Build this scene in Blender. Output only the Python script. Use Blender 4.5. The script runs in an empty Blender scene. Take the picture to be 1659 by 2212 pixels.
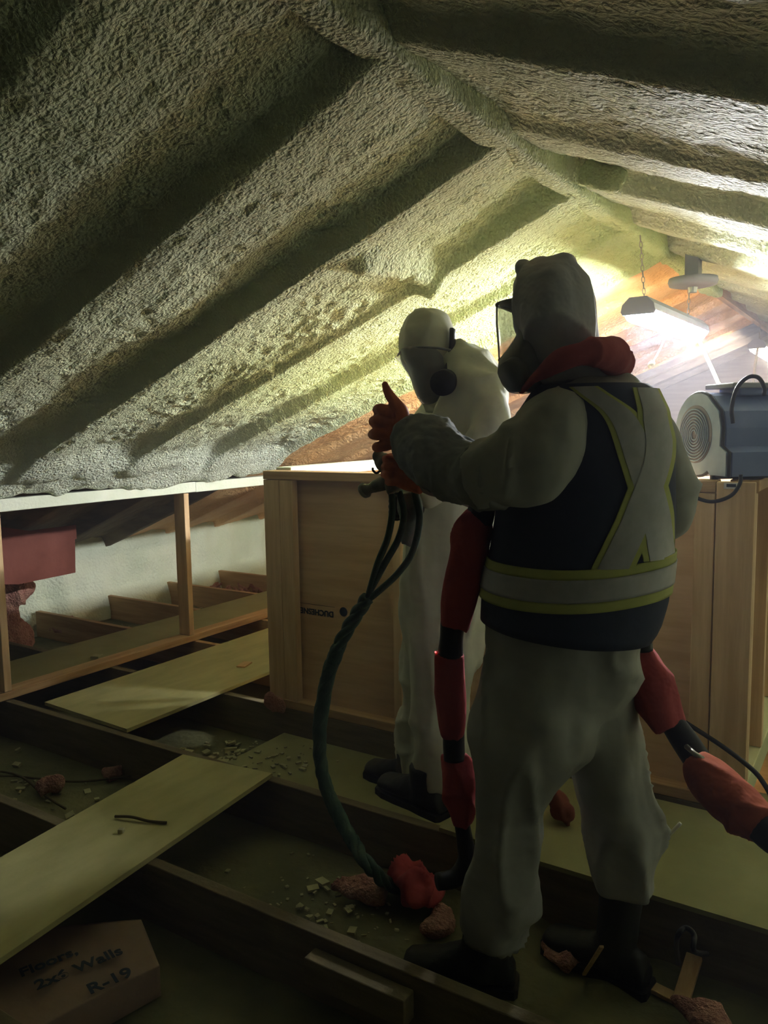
import bpy, math, random
import numpy as np
from mathutils import Vector, Matrix
random.seed(7)
SC = bpy.context.scene
COL = SC.collection
# ------------------------------------------------------------------ camera, world, exposure
# axes: X across the ridge, Y along the ridge, Z up; Z = 0 is the top of the ceiling joists (metres)
CAM_R=(0.841059,0.540734,-0.015065)
CAM_U=(-0.045219,0.098032,0.994155)
CAM_F=(-0.539050,0.835462,-0.106902)
CAM_H=1.2745
LENS=36.890
cd = bpy.data.cameras.new('camera'); cam = bpy.data.objects.new('camera', cd); COL.objects.link(cam)
R_, U_, F_ = Vector(CAM_R), Vector(CAM_U), Vector(CAM_F)
M = Matrix((R_, U_, -F_)).transposed().to_4x4(); M.translation = (0, 0, CAM_H); cam.matrix_world = M
cd.sensor_fit = 'HORIZONTAL'; cd.sensor_width = 36; cd.lens = LENS; cd.clip_start = .05
SC.camera = cam
w = bpy.data.worlds.new('world'); SC.world = w; w.use_nodes = True
w.node_tree.nodes['Background'].inputs[0].default_value = (.5, .5, .45, 1)
w.node_tree.nodes['Background'].inputs[1].default_value = 0.005
SC.view_settings.view_transform = 'Standard'; SC.view_settings.look = 'None'
SC.view_settings.gamma = 1; SC.view_settings.exposure = 2.8
SC.cycles.max_bounces = 5; SC.cycles.diffuse_bounces = 4; SC.cycles.adaptive_threshold = .2; SC.cycles.volume_bounces = 0
SC.cycles.sample_clamp_indirect = 6
LAMP_POWER = 64.0        # emission of the tube diffusers
HAZE = 0.019

# ------------------------------------------------------------------ numpy noise
def hash3(ix, iy, iz, seed):
    h = (ix.astype(np.uint64)*np.uint64(374761393) + iy.astype(np.uint64)*np.uint64(668265263) + iz.astype(np.uint64)*np.uint64(2246822519) + np.uint64(seed*3266489917 + 12345)) & np.uint64(0xFFFFFFFF)
    h = ((h ^ (h >> np.uint64(13)))*np.uint64(1274126177)) & np.uint64(0xFFFFFFFF)
    h = h ^ (h >> np.uint64(16))
    return (h & np.uint64(0xFFFFFF)).astype(np.float64)/float(0xFFFFFF)
def noise(P, scale, seed=0):
    Q = np.asarray(P, float)*scale + 1000.0
    I = np.floor(Q).astype(np.int64); f = Q - I; f = f*f*(3-2*f)
    r = 0
    for a in (0, 1):
        for b in (0, 1):
            for c in (0, 1):
                wt = (f[:, 0] if a else 1-f[:, 0])*(f[:, 1] if b else 1-f[:, 1])*(f[:, 2] if c else 1-f[:, 2])
                r = r + wt*hash3(I[:, 0]+a, I[:, 1]+b, I[:, 2]+c, seed)
    return r*2-1
def sstep(a, b, x):
    t = np.clip((x-a)/(b-a), 0, 1); return t*t*(3-2*t)

# ------------------------------------------------------------------ materials
def newmat(name):
    m = bpy.data.materials.new(name); m.use_nodes = True
    nt = m.node_tree; b = nt.nodes['Principled BSDF']; return m, nt, b
def node(nt, t, **kw):
    n = nt.nodes.new(t)
    for k, v in kw.items():
        if k in n.inputs.keys(): n.inputs[k].default_value = v
        else: setattr(n, k, v)
    return n
def mapped(nt, scale=(1, 1, 1), coord='Object'):
    tc = node(nt, 'ShaderNodeTexCoord'); mp = node(nt, 'ShaderNodeMapping')
    mp.inputs['Scale'].default_value = scale; nt.links.new(tc.outputs[coord], mp.inputs[0]); return mp.outputs[0]
def ramp(nt, fac, cols):
    r = node(nt, 'ShaderNodeValToRGB'); e = r.color_ramp.elements
    while len(e) < len(cols): e.new(.5)
    for i, (p, c) in enumerate(cols): e[i].position = p; e[i].color = (*c, 1)
    nt.links.new(fac, r.inputs[0]); return r.outputs[0]
def mat(name, c1, c2=None, rough=.8, scale=6, stretch=(1, 1, 1), bump=0, bscale=60, bdist=.004, metal=0, spec=.3, detail=4, sheen=0, transl=0, coord='Object', bstretch=None):
    m, nt, b = newmat(name)
    b.inputs['Roughness'].default_value = rough; b.inputs['Metallic'].default_value = metal
    b.inputs['Specular IOR Level'].default_value = spec
    if c2 is not None:
        n = node(nt, 'ShaderNodeTexNoise', Scale=scale, Detail=detail, Roughness=.6); nt.links.new(mapped(nt, stretch, coord), n.inputs['Vector'])
        col = ramp(nt, n.outputs[0], [(.36, c1), (.64, c2)]); nt.links.new(col, b.inputs['Base Color'])
    else: b.inputs['Base Color'].default_value = (*c1, 1)
    if bump:
        n2 = node(nt, 'ShaderNodeTexNoise', Scale=bscale, Detail=3, Roughness=.55); nt.links.new(mapped(nt, bstretch or (1, 1, 1), coord), n2.inputs['Vector'])
        bp = node(nt, 'ShaderNodeBump', Strength=bump, Distance=bdist); nt.links.new(n2.outputs[0], bp.inputs['Height']); nt.links.new(bp.outputs[0], b.inputs['Normal'])
    if transl:
        out = nt.nodes['Material Output']; tr = node(nt, 'ShaderNodeBsdfTranslucent'); tr.inputs[0].default_value = (*c1, 1)
        mx = node(nt, 'ShaderNodeMixShader'); mx.inputs[0].default_value = transl
        nt.links.new(b.outputs[0], mx.inputs[1]); nt.links.new(tr.outputs[0], mx.inputs[2]); nt.links.new(mx.outputs[0], out.inputs[0])
    return m
def foam_mat(name, c1, c2, bump=1.0, sc=1.0, pale=False):
    m, nt, b = newmat(name); b.inputs['Roughness'].default_value = .55; b.inputs['Specular IOR Level'].default_value = .25
    v = mapped(nt)
    n = node(nt, 'ShaderNodeTexNoise', Scale=1.7, Detail=5, Roughness=.6); nt.links.new(v, n.inputs['Vector'])
    base = ramp(nt, n.outputs[0], [(.35, c1), (.65, c2)])
    if pale:                                  # whiter low on the slope, yellower green towards the far end
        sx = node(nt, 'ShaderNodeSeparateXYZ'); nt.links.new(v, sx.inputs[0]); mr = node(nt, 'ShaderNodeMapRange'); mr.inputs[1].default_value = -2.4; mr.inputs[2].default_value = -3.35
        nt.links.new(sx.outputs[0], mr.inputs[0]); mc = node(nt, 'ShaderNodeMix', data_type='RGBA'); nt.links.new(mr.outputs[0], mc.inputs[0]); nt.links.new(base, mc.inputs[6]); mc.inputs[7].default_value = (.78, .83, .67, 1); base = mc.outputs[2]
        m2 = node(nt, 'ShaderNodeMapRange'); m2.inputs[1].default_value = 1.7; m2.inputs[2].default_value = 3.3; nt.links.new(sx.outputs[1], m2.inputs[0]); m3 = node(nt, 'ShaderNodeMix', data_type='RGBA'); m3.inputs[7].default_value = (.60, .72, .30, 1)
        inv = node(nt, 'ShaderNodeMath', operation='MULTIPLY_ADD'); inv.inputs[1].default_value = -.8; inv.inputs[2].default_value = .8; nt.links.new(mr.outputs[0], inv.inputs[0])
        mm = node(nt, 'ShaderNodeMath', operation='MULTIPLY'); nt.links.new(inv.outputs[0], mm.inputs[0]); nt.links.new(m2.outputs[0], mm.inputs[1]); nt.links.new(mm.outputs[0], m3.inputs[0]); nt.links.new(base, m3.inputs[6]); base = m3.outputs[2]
    nt.links.new(base, b.inputs['Base Color'])
    a = node(nt, 'ShaderNodeTexNoise', Scale=72*sc, Detail=3, Roughness=.55, Distortion=.4); nt.links.new(v, a.inputs['Vector'])
    vo = node(nt, 'ShaderNodeTexVoronoi', Scale=105*sc, feature='SMOOTH_F1'); nt.links.new(v, vo.inputs['Vector'])
    ad = node(nt, 'ShaderNodeMath', operation='MULTIPLY_ADD'); ad.inputs[1].default_value = -.5
    nt.links.new(vo.outputs['Distance'], ad.inputs[0]); nt.links.new(a.outputs[0], ad.inputs[2])
    bp = node(nt, 'ShaderNodeBump', Strength=bump, Distance=.02); nt.links.new(ad.outputs[0], bp.inputs['Height']); nt.links.new(bp.outputs[0], b.inputs['Normal'])
    return m
def wood_mat(name, c1, c2, axis='X', rough=.75):
    st = {'X': (1, 14, 14), 'Y': (14, 1, 14), 'Z': (14, 14, 1)}[axis]
    return mat(name, c1, c2, rough=rough, scale=2.2, stretch=st, bump=.35, bscale=2.5, bdist=.003, bstretch=st, detail=6)
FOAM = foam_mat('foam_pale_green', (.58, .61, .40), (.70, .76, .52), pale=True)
FOAM_R = foam_mat('foam_pale_green_coarse', (.55, .58, .38), (.66, .70, .47), sc=.85)
FOAM_O = foam_mat('foam_amber', (.82, .44, .16), (.92, .62, .30), bump=.6, sc=.6)
FOAM_W = foam_mat('foam_white_green', (.66, .76, .56), (.80, .86, .68), bump=.5, sc=.6)
KRAFT = mat('kraft_paper_underside', (.13, .10, .055), (.22, .18, .10), scale=3, stretch=(1, 4, 4), bump=.5, bscale=9, bdist=.02)
GREYW = mat('grey_boards', (.26, .24, .225), (.33, .305, .285), scale=2, stretch=(1, 16, 16), bump=.3, bscale=4)
W_X = wood_mat('pine_along_x', (.40, .25, .12), (.56, .38, .20), 'X')
W_Y = wood_mat('pine_along_y', (.46, .28, .13), (.62, .42, .22), 'Y')
W_Z = wood_mat('pine_upright', (.58, .38, .20), (.74, .53, .31), 'Z')
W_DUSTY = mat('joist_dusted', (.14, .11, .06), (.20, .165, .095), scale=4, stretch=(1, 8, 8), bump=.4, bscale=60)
W_DUST_TOP = mat('foam_dusted_board', (.50, .50, .28), (.60, .58, .34), scale=5, bump=.3, bscale=120, bdist=.002)
PLY_D = mat('dusted_plywood', (.40, .37, .17), (.50, .46, .22), scale=3, stretch=(3, 1, 1), bump=.25, bscale=90, bdist=.002)
PLY_G = mat('dusty_greenish_plywood', (.25, .25, .11), (.32, .31, .15), scale=3, bump=.25, bscale=90, bdist=.002)
PLY_P = mat('plywood_panel', (.58, .38, .21), (.70, .49, .29), scale=2.5, stretch=(1, 3, 10), bump=.2, bscale=30)
WHITE_D = mat('white_foam_coated_wood', (.72, .76, .60), (.80, .82, .68), scale=8, bump=.4, bscale=60)
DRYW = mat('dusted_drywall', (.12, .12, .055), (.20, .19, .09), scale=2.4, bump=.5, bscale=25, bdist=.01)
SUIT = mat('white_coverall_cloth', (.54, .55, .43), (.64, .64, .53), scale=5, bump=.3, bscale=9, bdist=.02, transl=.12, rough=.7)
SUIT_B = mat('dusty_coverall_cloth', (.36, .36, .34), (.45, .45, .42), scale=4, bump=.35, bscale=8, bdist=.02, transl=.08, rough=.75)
SLEEVE = mat('dark_soiled_sleeve', (.16, .18, .18), (.38, .38, .37), scale=5, bump=.5, bscale=14, bdist=.02)
NAVY = mat('navy_vest_mesh', (.030, .038, .075), (.042, .052, .095), scale=8, bump=.3, bscale=30)
REFL = mat('grey_reflective_tape', (.36, .355, .37), (.44, .43, .45), scale=20, rough=.45, spec=.6)
LIME = mat('lime_yellow_tape', (.42, .44, .12), (.50, .52, .15), scale=10, rough=.6)
ORANGE = mat('orange_rubber_glove', (.55, .13, .05), (.68, .19, .08), scale=12, rough=.6, bump=.4, bscale=40)
RED = mat('red_woven_sleeve', (.36, .05, .055), (.46, .08, .08), scale=7, bump=.5, bscale=13, bdist=.02, rough=.8)
REDO = mat('orange_red_woven_sleeve', (.42, .085, .045), (.52, .13, .065), scale=7, bump=.5, bscale=13, bdist=.02, rough=.8)
COLLAR = mat('red_collar_cloth', (.34, .06, .06), (.42, .09, .09), scale=7, bump=.4, bscale=14, bdist=.02)
BLACK = mat('black_rubber', (.012, .012, .014), (.02, .02, .022), rough=.5, bump=.2)
BOOTM = mat('black_boot', (.016, .016, .014), (.03, .03, .025), rough=.6, bump=.3)
HOOD = mat('grey_hood_cloth', (.42, .42, .46), (.52, .52, .56), scale=6, bump=.4, bscale=14, bdist=.02)
MASKM = mat('grey_mask_rubber', (.16, .165, .17), (.22, .225, .23), rough=.45)
GREEN_H = mat('green_hose_wrap', (.03, .075, .05), (.06, .105, .07), scale=14, bump=.6, bscale=40, bdist=.006, rough=.6)
METAL = mat('dull_metal', (.35, .34, .31), (.45, .44, .40), metal=.7, rough=.4, scale=14)
GUNM = mat('dusty_gun_metal', (.16, .16, .13), (.30, .30, .24), metal=.3, rough=.5, scale=20)
WIRE = mat('white_cord', (.72, .70, .62), rough=.5)
LAMPW = mat('lamp_housing_grey', (.22, .22, .24), rough=.45)
BLUE = mat('dark_blue_plastic', (.08, .12, .26), (.11, .15, .31), rough=.45, spec=.5)
BLUEG = mat('pale_blue_grey_plastic', (.20, .28, .36), (.28, .36, .44), rough=.5, scale=10)
GRILL = mat('grey_grille', (.16, .15, .15), rough=.5)
PINK = mat('pink_fibreglass', (.38, .17, .13), (.50, .28, .21), scale=20, bump=1, bscale=90, bdist=.02)
REDB = mat('red_brown_board', (.16, .045, .03), (.22, .07, .05), scale=4, bump=.2)
CHIP = mat('foam_chip', (.36, .34, .19), (.44, .42, .24), scale=20, bump=.5)
TWIG = mat('dark_strip', (.10, .08, .04), rough=.8)
PAPER = mat('brown_paper_facing', (.22, .15, .11), (.29, .20, .15), scale=4, bump=.4, bscale=14, bdist=.01)
INK = mat('dark_blue_ink', (.02, .03, .05))
STICK = mat('white_sticker', (.75, .72, .66))
def emit_mat(name, col, s):
    m, nt, b = newmat(name); b.inputs['Emission Color'].default_value = (*col, 1); b.inputs['Emission Strength'].default_value = s
    b.inputs['Base Color'].default_value = (.8, .8, .8, 1); return m
GLOW = emit_mat('glowing_tube_diffuser', (.93, .96, 1.0), LAMP_POWER)
GLOW_W = emit_mat('warm_glowing_tube_diffuser', (1.0, .80, .58), LAMP_POWER*.35)
LED = emit_mat('red_indicator', (1, .1, .1), .5)
def glass_mat():
    m, nt, b = newmat('clear_visor'); out = nt.nodes['Material Output']
    t = node(nt, 'ShaderNodeBsdfTransparent'); g = node(nt, 'ShaderNodeBsdfGlossy', Roughness=.12)
    mx = node(nt, 'ShaderNodeMixShader'); mx.inputs[0].default_value = .16
    d = node(nt, 'ShaderNodeBsdfDiffuse'); d.inputs[0].default_value = (.6, .6, .55, 1); m2 = node(nt, 'ShaderNodeMixShader'); m2.inputs[0].default_value = .22; nt.links.new(t.outputs[0], m2.inputs[1]); nt.links.new(d.outputs[0], m2.inputs[2])
    nt.links.new(m2.outputs[0], mx.inputs[1]); nt.links.new(g.outputs[0], mx.inputs[2]); nt.links.new(mx.outputs[0], out.inputs[0]); return m
VISOR = glass_mat()

# ------------------------------------------------------------------ mesh building
class MB:
    def __init__(s): s.v = []; s.f = []
    def add(s, v, f):
        o = len(s.v); s.v += [tuple(p) for p in v]; s.f += [tuple(i+o for i in q) for q in f]
    def box(s, c, d, rot=None, bev=0.0):
        hx, hy, hz = d[0]/2, d[1]/2, d[2]/2
        b = min(bev, hx*.45, hy*.45, hz*.45)
        pts, fc = [], []
        if b <= 0:
            pts = [Vector((x, y, z)) for x in (-hx, hx) for y in (-hy, hy) for z in (-hz, hz)]
            fc = [(0, 1, 3, 2), (4, 6, 7, 5), (0, 4, 5, 1), (2, 3, 7, 6), (0, 2, 6, 4), (1, 5, 7, 3)]
        else:
            bm = bm_new(); import bmesh
            bmesh.ops.create_cube(bm, size=1); 
            for v in bm.verts: v.co = Vector((v.co.x*2*hx, v.co.y*2*hy, v.co.z*2*hz))
            bmesh.ops.bevel(bm, geom=list(bm.edges), offset=b, segments=2, profile=.5, affect='EDGES')
            bm.verts.index_update(); pts = [v.co.copy() for v in bm.verts]; fc = [tuple(v.index for v in f.verts) for f in bm.faces]; bm.free()
        if rot is not None: pts = [rot @ p for p in pts]
        s.add([p+Vector(c) for p in pts], fc); return s
    def box2(s, a, b, bev=0.0):   # from corner a to corner b
        return s.box([(a[i]+b[i])/2 for i in range(3)], [abs(b[i]-a[i]) for i in range(3)], None, bev)
    def tube(s, path, rad, n=12, cap=True, flat=1.0, twist=None):
        P = [Vector(p) for p in path]; N = len(P)
        if not hasattr(rad, '__len__'): rad = [rad]*N
        T = [((P[min(i+1, N-1)]-P[max(i-1, 0)]).normalized()) for i in range(N)]
        ref = Vector((0, 0, 1)) if abs(T[0].z) < .9 else Vector((0, 1, 0))
        u = (ref - T[0]*ref.dot(T[0])).normalized(); rings = []
        for i in range(N):
            u = (u - T[i]*u.dot(T[i])).normalized(); v = T[i].cross(u)
            ph = twist*i if twist else 0
            rings.append([P[i] + (u*math.cos(2*math.pi*k/n+ph) + v*math.sin(2*math.pi*k/n+ph)*flat)*rad[i] for k in range(n)])
        s.loft(rings, cap); return s
    def loft(s, rings, cap=True):
        n = len(rings[0]); v = [p for r in rings for p in r]; f = []
        for i in range(len(rings)-1):
            for k in range(n): f.append((i*n+k, i*n+(k+1) % n, (i+1)*n+(k+1) % n, (i+1)*n+k))
        if cap: f.append(tuple(range(n))[::-1]); f.append(tuple((len(rings)-1)*n+k for k in range(n)))
        s.add(v, f); return s
    def rings(s, R, yaw, n=32, cap=True, e=2.0):   # upright loft of super-ellipses (cx,cy,cz,a,b), a along the yaw axis
        out = []
        ca, sa = math.cos(yaw), math.sin(yaw)
        for (cx, cy, cz, a, b) in R:
            r = []
            for k in range(n):
                t = 2*math.pi*k/n; x = a*abs(math.cos(t))**(2/e)*(1 if math.cos(t) >= 0 else -1); y = b*abs(math.sin(t))**(2/e)*(1 if math.sin(t) >= 0 else -1)
                r.append(Vector((cx+x*ca-y*sa, cy+x*sa+y*ca, cz)))
            out.append(r)
        s.loft(out, cap); return s
    def ell(s, c, r, rot=None, n=20, m=12):
        rings = []
        for i in range(m+1):
            ph = math.pi*i/m; z = -math.cos(ph); q = max(math.sin(ph), .02)
            rings.append([(rot @ Vector((q*math.cos(2*math.pi*k/n)*r[0], q*math.sin(2*math.pi*k/n)*r[1], z*r[2])) if rot is not None else Vector((q*math.cos(2*math.pi*k/n)*r[0], q*math.sin(2*math.pi*k/n)*r[1], z*r[2])))+Vector(c) for k in range(n)])
        s.loft(rings); return s
    def prism(s, pts, ext):   # polygon points, extruded by the vector ext
        n = len(pts); e = Vector(ext); v = [Vector(p) for p in pts]+[Vector(p)+e for p in pts]
        f = [tuple(range(n))[::-1], tuple(range(n, 2*n))]+[(k, (k+1) % n, n+(k+1) % n, n+k) for k in range(n)]
        s.add(v, f); return s
    def build(s, name, m, parent=None, smooth=False, label=None):
        me = bpy.data.meshes.new(name); me.from_pydata([tuple(p) for p in s.v], [], s.f); me.update()
        return link(name, me, m, parent, smooth, label)
def bm_new():
    import bmesh
    return bmesh.new()
def link(name, me, m, parent=None, smooth=False, label=None):
    import bmesh
    bm = bmesh.new(); bm.from_mesh(me); bmesh.ops.recalc_face_normals(bm, faces=bm.faces); bm.to_mesh(me); bm.free()
    me.materials.clear(); me.materials.append(m)
    if smooth: me.polygons.foreach_set('use_smooth', [True]*len(me.polygons))
    o = bpy.data.objects.new(name, me); COL.objects.link(o)
    if parent is not None: o.parent = parent; o.matrix_parent_inverse = parent.matrix_basis.inverted()
    if label: o['label'] = label
    return o
def tag(o, label, cat, group=None):
    o['label'] = label; o['category'] = cat
    if group: o['group'] = group
    return o
def thing(name, label, cat, loc=(0, 0, 0), group=None):
    o = bpy.data.objects.new(name, None); COL.objects.link(o); o.location = loc; o.empty_display_size = .05
    return tag(o, label, cat, group)
def struct(o): o['kind'] = 'structure'; return o
def cr(path, k=6):   # Catmull-Rom through points of any dimension
    P = [np.array(p, float) for p in path]; P = [2*P[0]-P[1]]+P+[2*P[-1]-P[-2]]; out = []
    for i in range(1, len(P)-2):
        for j in range(k):
            t = j/k; a, b, c, d = P[i-1:i+3]
            out.append(.5*((2*b)+(-a+c)*t+(2*a-5*b+4*c-d)*t*t+(-a+3*b-3*c+d)*t**3))
    out.append(P[-2]); return out
def cloth(mb, name, m, parent, vox=.012, amp=.006, sc=9, stretch=(1, 1, .45), seed=1, label=None, smooth_it=4, fine=0.0):
    me = bpy.data.meshes.new(name); me.from_pydata([tuple(p) for p in mb.v], [], mb.f); me.update()
    tmp = bpy.data.objects.new('tmp', me); COL.objects.link(tmp)
    import bmesh
    bm = bmesh.new(); bm.from_mesh(me); bmesh.ops.recalc_face_normals(bm, faces=bm.faces); bm.to_mesh(me); bm.free()
    r = tmp.modifiers.new('r', 'REMESH'); r.mode = 'VOXEL'; r.voxel_size = vox
    sm = tmp.modifiers.new('s', 'SMOOTH'); sm.iterations = smooth_it; sm.factor = .5
    dg = bpy.context.evaluated_depsgraph_get(); dg.update()
    out = bpy.data.meshes.new_from_object(tmp.evaluated_get(dg))
    bpy.data.objects.remove(tmp)
    n = len(out.vertices); co = np.empty(n*3); no = np.empty(n*3)
    out.vertices.foreach_get('co', co); out.vertices.foreach_get('normal', no); co = co.reshape(-1, 3); no = no.reshape(-1, 3)
    q = co*np.array(stretch)
    warp = np.stack([noise(q, sc*.6, seed+21), noise(q, sc*.6, seed+22), noise(q, sc*.6, seed+23)], 1)*.9/sc
    d = ((1-np.abs(noise(q+warp, sc, seed)))**3*1.6-.8)*amp + noise(q, sc*2.3, seed+5)*amp*.5
    if fine: d += (1-2*np.abs(noise(co, sc*4, seed+9)))*fine
    co = co+no*d[:, None]; out.vertices.foreach_set('co', co.ravel()); out.update()
    return link(name, out, m, parent, True, label)
def grid_obj(name, P, nu, nv, m, parent=None, label=None, flip=False):
    idx = np.arange(nu*nv).reshape(nu, nv); a = idx[:-1, :-1].ravel(); b = idx[1:, :-1].ravel(); c = idx[1:, 1:].ravel(); d = idx[:-1, 1:].ravel()
    F = np.stack([a, b, c, d] if not flip else [a, d, c, b], 1).astype(np.int32)
    me = bpy.data.meshes.new(name); me.vertices.add(len(P)); me.vertices.foreach_set('co', P.astype(np.float32).ravel())
    me.loops.add(F.size); me.loops.foreach_set('vertex_index', F.ravel()); me.polygons.add(len(F))
    me.polygons.foreach_set('loop_start', np.arange(0, F.size, 4, dtype=np.int32)); me.polygons.foreach_set('loop_total', np.full(len(F), 4, np.int32))
    me.polygons.foreach_set('use_smooth', np.ones(len(F), bool)); me.update(calc_edges=True); me.validate()
    me.materials.append(m); o = bpy.data.objects.new(name, me); COL.objects.link(o)
    if label: o['label'] = label
    return o

# ------------------------------------------------------------------ roof (rafter bottoms: ridge at X=RX, Z=RZ, slope SL)
RX, RZ, SL, RY0, SP = -.96, 2.05, .40, 1.498, .61
def rib(Y, w=.05, near=.03, far=.07):          # 0 on a rafter, 1 between rafters
    ph = np.mod(Y-RY0, SP)
    up_far = sstep(w, w+far, ph)*.10+.90*np.clip((ph-w-.02)/(SP-.13-w), 0, 1)**1.15; up_near = 1-sstep(SP-near, SP, ph)
    return np.minimum(up_far, up_near)
def roof_patch(name, side, d0, d1, y0, y1, step, depth, base, amp, seed, m, label, nearw=.03, farw=.08, wobble=.05, foot=None, ribw=.05, extra=None, ystep=None):
    D = np.arange(d0, d1+step*.5, step); Y = np.arange(y0, y1+step*.5, ystep or step)
    DD, YY = np.meshgrid(D, Y, indexing='ij'); dd, yy = DD.ravel(), YY.ravel()
    P3 = np.stack([dd*.45, yy, np.zeros_like(dd)], 1)
    wob = noise(P3, 2.3, seed)*wobble
    bay = rib(yy+noise(np.stack([dd, yy*0, yy*0], 1), 3, seed+2)*.006, ribw, nearw, farw)
    # foam depth grows and thins at random; it swells where it climbs the rafter's sides
    ph = np.mod(yy-RY0, SP)
    swell = (np.exp(-((SP-ph)/.11)**2)*(.35+.5*noise(P3*np.array([2.2, 0, 0])+np.floor((yy-RY0)/SP)[:, None]*3.7, 1.6, seed+7)))
    off = base + depth*bay*(1-.45*np.clip(swell, 0, 1)) + wob*bay
    q = np.stack([dd, yy, np.zeros_like(dd)], 1)
    wq = q+np.stack([noise(q, 9, seed+31), noise(q, 9, seed+32), q[:, 0]*0], 1)*.03
    tex = (1-2*np.abs(noise(wq*np.array([1.0, 1.5, 1]), 15, seed+3)))*.75 + noise(q, 36, seed+4)*.65 + noise(q, 5, seed+5)*1.3
    off = off - tex*amp*(.35+.65*bay)
    z = RZ - SL*dd + off
    if foot is not None:                        # foam rolls down onto the knee wall plate
        lump = noise(q, 9, seed+11)*.020+noise(q, 22, seed+12)*.010
        t = sstep(foot-.30+noise(q*np.array([0, 1, 0]), 2.2, seed+13)*.08, foot-.02, dd)
        zt = .972+lump+(.05*(foot-dd)/.1).clip(0, .05)
        z = z*(1-t)+np.minimum(z, zt)*t
    if extra is not None: z = extra(dd, yy, z)
    P = np.stack([RX+side*dd, yy, z], 1)
    o = grid_obj(name, P, len(D), len(Y), m, flip=(side < 0)); o['label'] = label
    return struct(o)
def block_left(dd, yy, z):                       # a foamed-over block between two rafters
    b = np.exp(-((dd-.56)/.05)**2)*sstep(2.18, 2.26, yy)*(1-sstep(2.74, 2.84, yy))
    return z - b*.055
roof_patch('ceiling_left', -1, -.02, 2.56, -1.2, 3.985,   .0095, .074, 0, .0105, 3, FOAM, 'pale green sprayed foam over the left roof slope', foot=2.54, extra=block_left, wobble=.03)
roof_patch('ceiling_right', 1, -.02, 3.6, -1.2, 9.3, .0125, .052, .05, .008, 21, FOAM_R, 'coarse sprayed foam over the right roof slope', wobble=.03, farw=.06, nearw=.06, ribw=.06)
roof_patch('ceiling_amber', -1, -.02, 4.3, 3.96, 7.25, .016, .05, .03, .006, 33, FOAM_O, 'amber foam and boards on the roof slope beyond the lamp', nearw=.02, farw=.02, wobble=.012)
roof_patch('ceiling_far', -1, .02, 4.3, 7.2, 9.3, .03, .06, .05, .002, 41, GREYW, 'grey unsprayed boards at the far end of the roof', nearw=.02, farw=.02, wobble=.0)
roof_patch('ceiling_eave', -1, 2.60, 4.35, -.2, 4.0, .02, .09, 0, .004, 51, KRAFT, 'dark brown underside of the roof behind the low wall', nearw=.02, farw=.02, wobble=.015)
# ridge beam
D = np.linspace(-1.2, 5.35, 520); prof = []
def ridge():
    T = np.linspace(0, 1, 26); TT, YY = np.meshgrid(T, D, indexing='ij'); t, y = TT.ravel(), YY.ravel()
    # section: left side down, bottom, right side up
    xs = np.interp(t, [0, .25, .32, .55, .62, 1], [-.030, -.034, -.026, .030, .040, .034]); zs = np.interp(t, [0, .25, .32, .55, .62, 1], [.19, .012, 0, 0, .012, .21])
    q = np.stack([xs, y, zs], 1); nz = noise(q, 22, 77)*.004+noise(q, 6, 78)*.008
    sag = noise(np.stack([y*0, y, y*0], 1), .8, 5)*.012
    P = np.stack([RX+xs+np.sign(xs)*nz, y, RZ+zs-nz+sag], 1)
    o = grid_obj('trim_1', P, len(T), len(D), FOAM); o['label'] = 'foam-coated ridge beam running along the roof peak'; struct(o)
ridge()
MB().box2((RX-.02, 5.30, 2.06), (RX+.02, 9.3, 2.24)).build('trim_2', W_Y)['kind'] = 'structure'
lk = MB().box((RX+.13, 2.62, 2.07), (.15, .05, .08), Matrix.Rotation(.38, 3, 'Y'), .012)
tag(cloth(lk, 'blocking_piece', FOAM, None, vox=.006, amp=.003, sc=30, smooth_it=2), 'small foam-covered wooden block beside the ridge beam', 'block')
# walls
MB().box2((-5.3, 9.25, -.2), (3.2, 9.4, 2.4)).build('wall_far', GREYW)['kind'] = 'structure'
def eave_wall():
    Y = np.arange(-.2, 8.2, .025); Z = np.arange(-.19, .62, .02); YY, ZZ = np.meshgrid(Y, Z, indexing='ij'); y, z = YY.ravel(), ZZ.ravel()
    q = np.stack([y*0, y, z], 1); b = noise(q, 1.6, 61)*.05+noise(q, 9, 62)*.012+noise(q*np.array([1, 3, .6]), 3, 63)*.02
    o = grid_obj('wall_left', np.stack([-5.17+b+.25*np.clip(.05-z, 0, 1), y, z], 1), len(Y), len(Z), FOAM_W); o['label'] = 'white sprayed foam on the low eave wall'; struct(o)
eave_wall()
MB().box2((2.3, -1.2, -.2), (2.4, 9.3, .9)).build('wall_right', FOAM_W)['kind'] = 'structure'
# floor: drywall seen between the joists
def floor():
    X = np.arange(-5.3, 2.35, .03); Y = np.arange(-.6, 9.3, .03); XX, YY = np.meshgrid(X, Y, indexing='ij'); x, y = XX.ravel(), YY.ravel()
    q = np.stack([x, y, x*0], 1); z = -.187+noise(q, 3, 91)*.008+np.clip(noise(q, 11, 92)-.1, 0, 1)*.03*sstep(-.2, .4, noise(q, 1.7, 93))
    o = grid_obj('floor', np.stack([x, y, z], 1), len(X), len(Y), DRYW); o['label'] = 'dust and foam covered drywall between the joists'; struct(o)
floor()

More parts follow.
